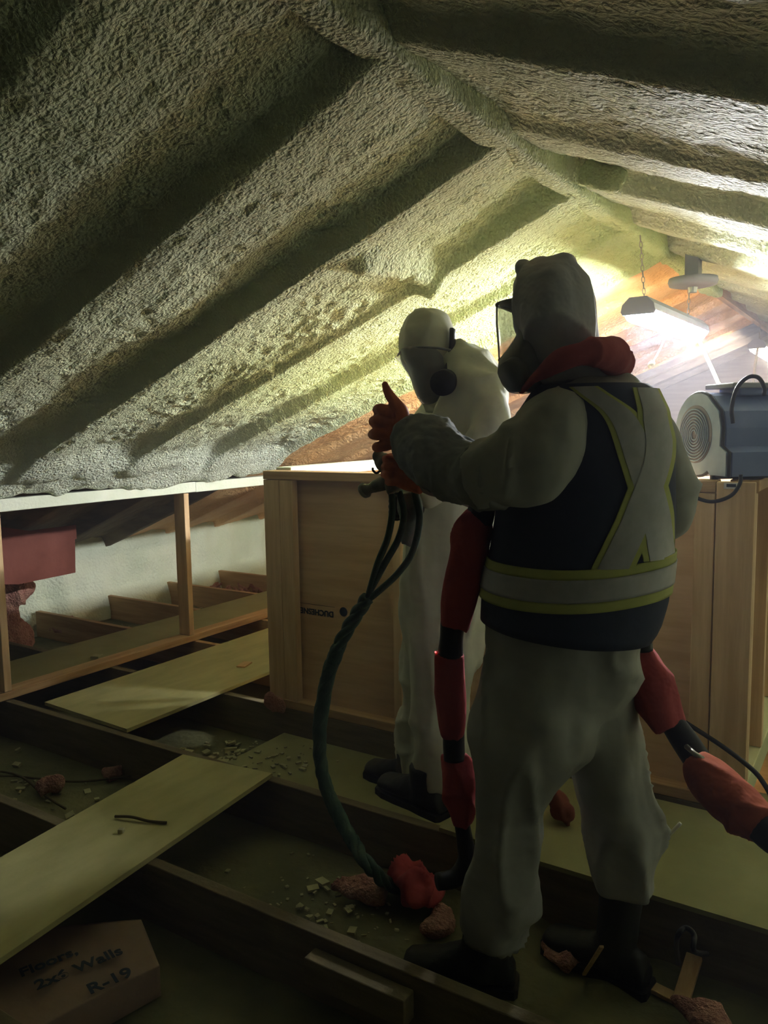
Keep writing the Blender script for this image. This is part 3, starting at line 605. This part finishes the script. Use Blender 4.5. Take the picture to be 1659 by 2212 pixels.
cloth(g, 'glove', ORANGE, w2, vox=.0035, amp=.0012, sc=40, seed=8, smooth_it=2, label='orange glove with the thumb up')
g = MB(); HY = 1.76
g.tube([q[:3] for q in cr([(-1.007,1.750,1.135,0.036), (-1.041,1.750,1.144,0.038), (-1.072,1.750,1.158,0.041), (-1.097,1.750,1.167,0.034)], 4)], [q[3] for q in cr([(-1.007,1.750,1.135,0.036), (-1.041,1.750,1.144,0.038), (-1.072,1.750,1.158,0.041), (-1.097,1.750,1.167,0.034)], 4)], 20, flat=.7)
for i, F4 in enumerate((((-1.071,1.735,1.185), (-1.096,1.725,1.192), (-1.133,1.765,1.188), (-1.119,1.785,1.182)), ((-1.074,1.735,1.168), (-1.097,1.722,1.173), (-1.139,1.765,1.168), (-1.125,1.785,1.162)), ((-1.074,1.735,1.151), (-1.097,1.722,1.154), (-1.136,1.765,1.148), (-1.126,1.785,1.142)), ((-1.066,1.735,1.135), (-1.088,1.725,1.135), (-1.122,1.760,1.130), (-1.114,1.780,1.128)))):
    finger(g, [Vector(p_) for p_ in F4], .0125, .0115)
finger(g, [(-1.035,1.740,1.165), (-1.057,1.735,1.187), (-1.088,1.740,1.196), (-1.120,1.755,1.196)], .015, .010)
cloth(g, 'glove', ORANGE, w2, vox=.0035, amp=.001, sc=40, seed=9, smooth_it=2, label='orange glove gripping the spray gun')
# boots
def boot(parent, ankle, toe_dir, L=.30, shaft_top=.16, z0=-.184):
    d = Vector((toe_dir[0], toe_dir[1], 0)).normalized(); s = Vector((-d.y, d.x, 0)); A = Vector((ankle[0], ankle[1], z0)); m = MB()
    rings = []
    for (t, wv, hv) in ((-.09, .030, .06), (-.075, .040, .085), (-.02, .045, .10), (.05, .046, .10), (.10, .049, .075), (.15, .052, .062), (.19, .046, .055), (.205, .030, .042)):
        rings.append([A+d*t+s*(wv*math.cos(a))+Vector((0, 0, .012+max(-.012, hv*.5+hv*.5*math.sin(a)))) for a in [2*math.pi*k/16 for k in range(16)]])
    m.loft(rings); m.tube([A+Vector((0, 0, .03)), A+Vector((0, 0, .10)), A+Vector((0, 0, shaft_top))-d*.01, A+Vector((0, 0, shaft_top+.08))-d*.01], [.05, .052, .056, .058], 18)
    bo = cloth(m, 'boot', BOOTM, parent, vox=.007, amp=.001, sc=20, smooth_it=3)
    so_ = MB(); out = [(-.098, .03), (-.09, .042), (-.02, .046), (.03, .044), (.10, .052), (.16, .054), (.20, .044), (.214, .02)]
    so_.prism([A+d*t+s*w_ for t, w_ in out]+[A+d*t-s*w_ for t, w_ in out[::-1]], (0, 0, .022)); so_.build('sole', BLACK, bo); return bo
a1 = (-0.823,1.772,-0.120); boot(w2, (-.845, 1.745), (-.95, -.31))
a2 = (-0.552,2.014,-0.120); boot(w2, (a2[0], min(a2[1], 1.95)), (-.95, .15), shaft_top=.22)

# --- second worker
YAW1 = math.radians(29)
w1 = thing('person', 'shorter worker in pale hooded coverall and respirator, looking down', 'person', (-1.25, 2.3, -.1))
b = MB()
b.rings([(-1.177,2.300,1.541,0.019,0.050), (-1.177,2.300,1.498,0.093,0.110), (-1.142,2.300,1.437,0.102,0.170), (-1.142,2.300,1.349,0.118,0.190), (-1.174,2.300,1.230,0.151,0.180), (-1.201,2.300,1.079,0.160,0.170), (-1.225,2.300,0.924,0.159,0.160), (-1.241,2.300,0.766,0.151,0.160), (-1.247,2.300,0.606,0.141,0.150), (-1.244,2.300,0.478,0.122,0.120)], YAW1)
b.rings([(-1.234,2.260,0.727,0.115,0.100), (-1.229,2.240,0.543,0.117,0.100), (-1.220,2.220,0.392,0.104,0.095), (-1.214,2.210,0.270,0.096,0.090), (-1.215,2.210,0.158,0.089,0.085), (-1.219,2.200,0.080,0.066,0.070)], YAW1)
b.rings([(-1.376,2.380,0.690,0.076,0.090), (-1.406,2.420,0.473,0.073,0.090), (-1.444,2.450,0.284,0.066,0.085), (-1.476,2.470,0.146,0.065,0.085), (-1.501,2.480,0.046,0.054,0.075), (-1.513,2.480,-0.040,0.037,0.060), (-1.516,2.480,-0.091,0.032,0.050)], YAW1)
AR = cr([(-1.053,2.220,1.401,0.054), (-1.010,2.160,1.302,0.061), (-1.021,2.120,1.206,0.058), (-1.093,2.080,1.125,0.052), (-1.145,2.030,1.072,0.044), (-1.167,2.000,1.053,0.030)], 5)
b.tube([q[:3] for q in AR], [q[3] for q in AR], 20)
AR = cr([(-1.335,2.440,1.373,0.048), (-1.402,2.440,1.261,0.056), (-1.404,2.360,1.150,0.052), (-1.327,2.200,1.067,0.039), (-1.264,2.100,1.040,0.029)], 5)
b.tube([q[:3] for q in AR], [q[3] for q in AR], 20)
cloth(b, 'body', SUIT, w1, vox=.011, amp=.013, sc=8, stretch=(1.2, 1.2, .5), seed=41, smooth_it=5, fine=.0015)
h = MB(); h.rings([(-1.290,2.280,1.654,0.036,0.050), (-1.290,2.280,1.629,0.066,0.085), (-1.291,2.280,1.585,0.088,0.105), (-1.292,2.280,1.540,0.093,0.110), (-1.283,2.280,1.495,0.095,0.110), (-1.257,2.290,1.442,0.095,0.100), (-1.224,2.300,1.381,0.106,0.100), (-1.191,2.300,1.321,0.105,0.090)], YAW1)
cloth(h, 'hood', SUIT, w1, vox=.007, amp=.005, sc=13, seed=43, smooth_it=4, label='pale hood drawn over the head')
mk = MB(); mk.rings([(-1.291,2.250,1.528,0.076,0.085), (-1.277,2.250,1.493,0.079,0.095), (-1.256,2.250,1.455,0.075,0.100), (-1.250,2.250,1.410,0.069,0.095), (-1.250,2.250,1.370,0.058,0.080), (-1.257,2.250,1.345,0.030,0.050)], YAW1)
ms = cloth(mk, 'respirator_mask', MASKM, w1, vox=.006, amp=.001, sc=10, seed=3, smooth_it=3, label='dark full-face respirator')
MB().tube(cr([(-1.389,2.250,1.510), (-1.338,2.200,1.520), (-1.270,2.172,1.523), (-1.206,2.176,1.518), (-1.169,2.210,1.510)], 5), .004, 8).build('brow_rim', MASKM, ms, True)
vz = MB(); P_ = [(-1.395,2.240,1.504), (-1.364,2.235,1.475), (-1.333,2.230,1.436), (-1.320,2.230,1.395)]
vr = []
for q in P_:
    r_ = [Vector((q[0]+.05*(1-math.cos(a))*math.cos(YAW1)-.06*math.sin(a)*math.sin(YAW1), q[1]+.05*(1-math.cos(a))*math.sin(YAW1)+.06*math.sin(a)*math.cos(YAW1), q[2])) for a in [math.pi*(k/12-.5) for k in range(13)]]
    vr.append(r_+[p_+Vector((.003, 0, .001)) for p_ in r_[::-1]])
vz.loft(vr); vz.build('visor', VISOR, ms, True, 'clear visor')
MB().tube([(-1.152,2.140,1.409), (-1.144,2.105,1.403)], [.040, .038], 24).build('filter', BLACK, ms, True, 'round black filter cartridge')
MB().tube(cr([(-1.186,2.255,1.579), (-1.177,2.235,1.529), (-1.175,2.215,1.478), (-1.168,2.170,1.429)], 4), .014, 8, flat=.6).build('head_strap', BLACK, ms, True)
for cpt, lb in (((-1.186,2.000,1.043), 1), ((-1.268,2.100,1.021), 2)):
    g = MB(); c = Vector(cpt); g.ell(c, (.036, .03, .045))
    for i in range(4):
        z = .028-.018*i; finger(g, [c+Vector((-.01, -.02, z)), c+Vector((-.045, -.02, z-.004)), c+Vector((-.055, .012, z-.006)), c+Vector((-.03, .026, z-.006))], .011, .0095)
    finger(g, [c+Vector((.015, -.02, .02)), c+Vector((-.005, -.04, .038)), c+Vector((-.035, -.036, .040))], .013, .010)
    cloth(g, 'glove', BLACK, w1, vox=.004, amp=.001, sc=40, seed=lb, smooth_it=2)
a1 = (-1.263,2.237,-0.020); boot(w1, (a1[0], 2.18), (-.93, .25), z0=.0, shaft_top=.08)
a2 = (-1.514,2.490,-0.110); boot(w1, (a2[0], 2.50), (-.95, .1), z0=-.117, shaft_top=.06)

# ------------------------------------------------------------------ spray gun and its hose
gun = thing('spray_gun', 'dusty foam spray gun held in the lower orange glove', 'spray gun', (-1.120,1.740,1.145))
MB().tube([(-1.098,1.750,1.139), (-1.127,1.750,1.128), (-1.154,1.750,1.119), (-1.172,1.750,1.112), (-1.190,1.750,1.106)], [.020, .020, .017, .013, .019], 18).build('barrel', GUNM, gun, True)
MB().tube([(-1.187,1.750,1.108), (-1.196,1.750,1.103)], [.022, .020], 16).build('nozzle', GUNM, gun, True)
gb = MB().ell((-1.126,1.750,1.181), (.026, .024, .026)).ell((-1.143,1.750,1.199), (.015, .018, .016)).tube([(-1.104,1.750,1.200), (-1.108,1.750,1.133), (-1.098,1.750,1.102)], [.018, .022, .018], 14)
cloth(gb, 'gun_body', GUNM, gun, vox=.005, amp=.002, sc=40, smooth_it=1)
MB().tube(cr([(-1.132,1.750,1.166), (-1.150,1.750,1.154), (-1.162,1.750,1.161), (-1.162,1.750,1.168)], 4), .0035, 8).build('trigger', BLACK, gun, True)
MB().tube([(-1.148,1.750,1.266), (-1.168,1.750,1.286)], .0045, 8).build('fitting', GUNM, gun, True)
hs = thing('spray_hose', 'dark green twisted hose bundle hanging from the spray gun to the floor', 'hose', (-1.358,1.990,-0.150))
main = cr([(-1.219,1.800,0.801), (-1.263,1.800,0.742), (-1.311,1.800,0.669), (-1.355,1.800,0.579), (-1.386,1.800,0.475), (-1.403,1.800,0.372), (-1.401,1.800,0.272), (-1.377,1.800,0.190), (-1.326,1.790,0.121), (-1.248,1.760,0.071), (-1.165,1.720,0.046), (-1.246,1.953,-0.150), (-1.143,2.005,-0.160)], 8)
for j in range(3):
    pts = []
    N = len(main)
    for i, q in enumerate(main):
        a = i*.42+j*2.094; T = Vector(main[min(i+1, N-1)]-main[max(i-1, 0)]).normalized(); u_ = T.cross(Vector((0, 1, 0))).normalized(); v_ = T.cross(u_)
        pts.append(Vector(q)+u_*.010*math.cos(a)+v_*.010*math.sin(a))
    MB().tube(pts, .0115, 10).build('hose_line', GREEN_H, hs, True)
sk = MB(); sk.tube([tuple(q) for q in main[18:72]], .021, 14); cloth(sk, 'hose_wrap', GREEN_H, hs, vox=.006, amp=.003, sc=26, seed=5, smooth_it=1)
for pts in ([(-1.112,1.760,1.113), (-1.115,1.770,1.057), (-1.137,1.780,0.979), (-1.180,1.790,0.898), (-1.219,1.800,0.801)], [(-1.100,1.780,1.106), (-1.098,1.800,1.042), (-1.114,1.800,0.978), (-1.155,1.800,0.911), (-1.216,1.800,0.814)],
            [(-1.064,1.800,1.106), (-1.061,1.820,1.029), (-1.083,1.820,0.939), (-1.131,1.820,0.874), (-1.186,1.810,0.822), (-1.227,1.800,0.787)]):
    MB().tube(cr(pts, 8), .0095, 10).build('hose_line', GREEN_H, hs, True)
cv = MB(); cvp = cr([(-1.098,1.820,1.109,0.028), (-1.103,1.840,1.063,0.033), (-1.108,1.860,1.010,0.031), (-1.124,1.860,0.950,0.018)], 5); cv.tube([q[:3] for q in cvp], [q[3] for q in cvp], 16)
cloth(cv, 'hose_cover', SLEEVE, hs, vox=.006, amp=.004, sc=22, seed=6, smooth_it=2)

# ------------------------------------------------------------------ red-sleeved air hoses
def air_hose(label, segs, base):
    o = thing('air_hose', label, 'hose', base)
    for nm, mk_, pts in segs:
        q = cr(pts, 6); m = MB(); m.tube([p_[:3] for p_ in q], [p_[3] for p_ in q], 20)
        if nm == 'red_sleeve': cloth(m, nm, mk_, o, vox=.007, amp=.007, sc=13, seed=len(pts)+int(pts[0][2]*100) % 17, smooth_it=2)
        else: m.build(nm, mk_, o, True)
    return o
HY = 1.72
A1 = air_hose('red-sleeved air hose with black couplings hanging between the two workers', [
 ('coupling', BLACK, [(-0.823,1.720,1.102,0.030), (-0.831,1.720,1.063,0.034), (-0.836,1.720,1.045,0.034)]),
 ('red_sleeve', RED, [(-0.835,1.720,1.065,0.031), (-0.848,1.720,1.028,0.047), (-0.869,1.720,0.934,0.050), (-0.893,1.720,0.839,0.050), (-0.906,1.720,0.772,0.040)]),
 ('coupling', BLACK, [(-0.909,1.720,0.784,0.031), (-0.913,1.720,0.741,0.030), (-0.917,1.720,0.699,0.033)]),
 ('red_sleeve', RED, [(-0.917,1.720,0.705,0.036), (-0.918,1.720,0.656,0.036), (-0.916,1.720,0.584,0.039), (-0.911,1.720,0.524,0.035), (-0.908,1.720,0.488,0.028)]),
 ('coupling', BLACK, [(-0.908,1.720,0.500,0.028), (-0.908,1.720,0.463,0.028), (-0.906,1.720,0.427,0.028)]),
 ('red_sleeve', RED, [(-0.911,1.730,0.437,0.032), (-0.903,1.730,0.386,0.048), (-0.896,1.730,0.326,0.045), (-0.891,1.730,0.246,0.026)]),
 ('coupling', BLACK, [(-0.896,1.740,0.248,0.020), (-0.887,1.740,0.198,0.022), (-0.883,1.740,0.148,0.024), (-0.904,1.720,0.107,0.024), (-0.937,1.680,0.105,0.022)])], (-1.102,2.146,-0.150))
MB().ell((-0.948,1.700,0.707), (.0025, .0025, .0025), n=8, m=6).build('indicator_light', LED, A1)
A2 = air_hose('red-sleeved air hose trailing from the vest wearer to the right photo edge', [
 ('coupling', BLACK, [(-0.496,1.920,0.802,0.025), (-0.494,1.920,0.762,0.024), (-0.491,1.920,0.722,0.025)]),
 ('red_sleeve', RED, [(-0.489,1.920,0.728,0.023), (-0.479,1.920,0.671,0.048), (-0.459,1.920,0.605,0.057), (-0.425,1.920,0.541,0.040)]),
 ('coupling', BLACK, [(-0.417,1.920,0.552,0.029), (-0.392,1.920,0.519,0.032), (-0.359,1.920,0.474,0.033)]),
 ('red_sleeve', REDO, [(-0.361,1.900,0.486,0.035), (-0.320,1.880,0.453,0.054), (-0.260,1.850,0.419,0.057), (-0.198,1.820,0.389,0.047)]),
 ('coupling', BLACK, [(-0.203,1.820,0.393,0.037), (-0.168,1.800,0.380,0.036), (-0.112,1.760,0.370,0.029), (.13, 1.62, -.10, .03), (.3, 1.55, -.15, .03)])], (-0.342,2.552,0.000))
MB().tube([(-0.377,1.885,0.515), (-0.354,1.865,0.509), (-0.334,1.865,0.500)], .006, 8).build('clip', METAL, A2, True, 'shiny metal clip')

# ------------------------------------------------------------------ debris on boards and drywall
def chip(label, c, d, rz, m=CHIP, name='foam_chip', cat='debris', bev=.004): return tag(MB().box(c, d, Matrix.Rotation(rz, 3, 'Z'), bev).build(name, m), label, cat)
q = (-2.868,3.041,0.020); chip('small thin wood chip on the wide pale plywood strip', (q[0], q[1], .0215), (.05, .09, .008), .3, W_Y, 'wood_chip', bev=.001)
q = (-2.148,2.282,-0.040); chip('squarish foam chunk beside the lower walking board', (q[0]-.0, 2.20, -.103), (.05, .05, .028), .4)
q = (-1.987,1.525,0.020); chip('tiny pale foam crumb on the lower walking board', (q[0], q[1], .0245), (.018, .018, .014), .4)
q = (-1.990,1.606,0.020); tag(MB().tube(cr([(q[0]-.09, q[1]-.03, .024), (q[0]-.03, q[1]-.012, .03), (q[0]+.03, q[1]+.006, .024), (q[0]+.085, q[1]+.03, .023)], 5), .005, 6).build('wood_splinter', TWIG, None, True), 'dark curved splinter on the lower walking board', 'debris')
q = (-3.650,2.709,0.020); chip('crumb of foam on the plywood strip behind the low wall', (-3.66, q[1], .032), (.05, .05, .02), .4)
q = (-2.911,1.875,-0.180)
for i, l in enumerate(('longer dark wire lying on the drywall at the left edge', 'shorter dark wire crossing the longer one at the left edge')):
    pts = [(q[0]-.45, q[1]-.25+.1*i, -.165), (q[0]-.15, q[1]-.05, -.17+.012*i), (q[0]+.12, q[1]+.05-.14*i, -.168), (q[0]+.30, q[1]+.22-.34*i, -.165)]
    tag(MB().tube(cr(pts, 6), .005, 6).build('loose_wire', TWIG, None, True), l, 'wire')
deb = MB()
def crumbs(mb, x0, x1, y0, y1, z, n, s0, s1):
    for i in range(n):
        x = random.gauss((x0+x1)/2, (x1-x0)/4); y = min(max(random.gauss((y0+y1)/2, (y1-y0)/4), y0), y1); s = random.uniform(s0, s1)*random.uniform(.35, 1)
        mb.box((x, y, z+s*.25), (s*random.uniform(.5, 2.2), s*random.uniform(.5, 1.6), s*.5), Matrix.Rotation(random.random()*3, 3, 'Z') @ Matrix.Rotation(random.uniform(-.4, .4), 3, 'X'))
crumbs(deb, -2.62, -2.25, 2.16, 2.62, -.178, 120, .008, .035)
crumbs(deb, -2.32, -1.9, 2.16, 2.6, -.114, 60, .008, .022)
crumbs(deb, -3.3, -2.5, 1.55, 2.0, -.178, 50, .008, .03)
crumbs(deb, -1.7, -1.1, 1.55, 2.0, -.178, 90, .006, .022)
crumbs(deb, -.4, .2, 1.0, 1.4, -.178, 60, .008, .03)
crumbs(deb, -5.0, -3.7, 3.4, 5.0, -.178, 60, .008, .03)
o = deb.build('foam_crumbs', CHIP); o['kind'] = 'stuff'; tag(o, 'scattered foam crumbs and chips across the drywall bays', 'debris')
def wad(name, label, c, r, m, vox=.010, amp=.012, sc=16, seed=1, cat='insulation'):
    mb = MB(); c = Vector(c)
    for i in range(5): mb.ell(c+Vector((random.uniform(-1, 1)*r[0]*.5, random.uniform(-1, 1)*r[1]*.5, random.uniform(-.3, .3)*r[2])), (r[0]*.6, r[1]*.6, r[2]*.8))
    return tag(cloth(mb, name, m, None, vox=vox, amp=amp, sc=sc, seed=seed), label, cat)
q = (-2.820,1.816,-0.150); wad('insulation_tuft', 'brownish insulation tuft on the drywall at the left edge', (q[0], q[1], -.15), (.07, .05, .04), PINK, seed=2)
q = (-2.712,2.046,-0.150); wad('insulation_tuft', 'small insulation tuft on the drywall above the lower walking board', (q[0], q[1], -.16), (.05, .04, .03), PINK, seed=3)
q = (-2.311,2.660,0.003); wad('insulation_tuft', 'pinkish insulation tuft caught at the left foot of the stairwell box', (q[0], 2.655, .035), (.06, .03, .05), PINK, seed=4, vox=.008)
q = (-1.312,1.883,-0.150); wad('insulation_tuft', 'pale insulation scrap under the twisted hose end', (q[0], q[1], -.15), (.10, .06, .035), PINK, seed=5)
q = (-0.688,1.925,-0.150); wad('insulation_tuft', 'insulation scrap on the drywall between the boots', (q[0], q[1], -.16), (.06, .04, .025), PINK, seed=6)
q = (-0.276,1.865,-0.100); wad('insulation_tuft', 'dark pinkish insulation scrap in the bottom right corner', (q[0], q[1], -.14), (.12, .05, .035), PINK, seed=7)
q = (-0.843,2.300,0.070); wad('insulation_tuft', 'reddish insulation wad between the legs of the vest wearer', (q[0], q[1], q[2]), (.06, .05, .05), REDB, seed=8)
q = (-1.155,1.941,-0.100); wad('crumpled_bag', 'crumpled orange bag at the end of the hoses on the floor', (q[0], q[1], -.10), (.11, .075, .05), RED, vox=.007, amp=.022, sc=15, seed=9, cat='bag')
q = (-1.060,1.873,-0.120); wad('crumpled_rag', 'pale crumpled rag below the orange bag', (q[0], q[1], -.145), (.06, .06, .03), PINK, vox=.007, amp=.012, sc=13, seed=10, cat='rag')
tag(MB().box2((-1.17, 1.415, -.10), (-.88, 1.462, -.03), .003).build('scrap_board', W_DUSTY), 'short dark scrap board beside the near floor joist', 'board')
def stick(label, a, b_, w_, t_, m=W_Y, name='wood_strip'):
    A, B = Vector(a), Vector(b_); d = B-A; rot = d.to_track_quat('Y', 'Z').to_matrix(); return tag(MB().box((A+B)/2, (w_, d.length, t_), rot, .002).build(name, m), label, 'wood strip')
stick('short wood strip leaning at the bottom right, beside the loop of cable', (-0.383,1.930,-0.170), (-0.376,2.056,-0.120), .04, .015)
stick('wood strip lying across another at the bottom right', (-0.468,1.953,-0.172), (-0.390,1.938,-0.172), .035, .012)
stick('thin splinter standing beside the rear boot', (-0.623,1.909,-0.175), (-0.514,1.700,0.069), .010, .006)
cord('pale thin cable end sticking up from the floor panel at right', [(-0.505,2.100,0.097), (-0.469,2.100,0.154), (-0.429,2.100,0.213)], .005, WIRE, 'cable_end')
cord('dark loop of cable on the drywall at bottom right', [(-0.412,2.035,-0.140), (-0.359,1.750,0.113), (-0.342,1.750,0.147), (-0.322,1.750,0.137), (-0.321,1.750,0.099), (-0.352,2.115,-0.140)], .006, BLACK, 'cable_loop')
# printed paper facing of an insulation batt, near left
pf = thing('insulation_batt', 'brown paper-faced insulation batt with printed words, bottom left', 'insulation', (-1.3, 1.15, -.186))
c1, c2, c3, c4 = (-2.072,1.084,-0.100), (-1.729,1.378,-0.100), (-1.532,1.272,-0.100), (-1.628,0.852,-0.100)
def paper():
    nu, nv = 40, 30; P = []
    for i in range(nu):
        for j in range(nv):
            a, b_ = i/(nu-1), j/(nv-1); p_ = [(c1[k]*(1-a)+c2[k]*a)*(1-b_)+(c4[k]*(1-a)+c3[k]*a)*b_ for k in range(3)]; P.append(p_)
    P = np.array(P); P[:, 2] += noise(P, 7, 3)*.006; mb = MB(); idx = lambda i, j: i*nv+j
    mb.v = [tuple(p_) for p_ in P]+[(p_[0], p_[1], -.185) for p_ in P]; N = nu*nv
    for i in range(nu-1):
        for j in range(nv-1): mb.f.append((idx(i, j), idx(i+1, j), idx(i+1, j+1), idx(i, j+1)))
    for i in range(nu-1):
        for j in (0, nv-1): mb.f.append((idx(i, j), idx(i+1, j), N+idx(i+1, j), N+idx(i, j)))
    for j in range(nv-1):
        for i in (0, nu-1): mb.f.append((idx(i, j), idx(i, j+1), N+idx(i, j+1), N+idx(i, j)))
    mb.build('paper_facing', PAPER, pf, True)
paper()
t0, t1 = Vector((-1.767,1.054,-0.085)), Vector((-1.677,1.312,-0.085)); xd = (t1-t0).normalized(); yd = Vector((-xd.y, xd.x, 0))
def ptxt(s, size, px): text(s, size, Vector(px), xd, yd, INK, 'printed_lettering', pf, .0012)
ptxt('Floors,', .050, (-1.773,1.117,-0.086)); ptxt('2x6 Walls', .052, (-1.683,1.144,-0.084)); ptxt('R-19', .056, (-1.579,1.155,-0.086))

# ------------------------------------------------------------------ thin spray mist in the air of the whole attic
nt = w.node_tree; vsn = nt.nodes.new('ShaderNodeVolumeScatter'); vsn.inputs['Color'].default_value = (.86, .86, 1, 1); vsn.inputs['Density'].default_value = HAZE; vsn.inputs['Anisotropy'].default_value = .25
nt.links.new(vsn.outputs[0], nt.nodes['World Output'].inputs['Volume'])
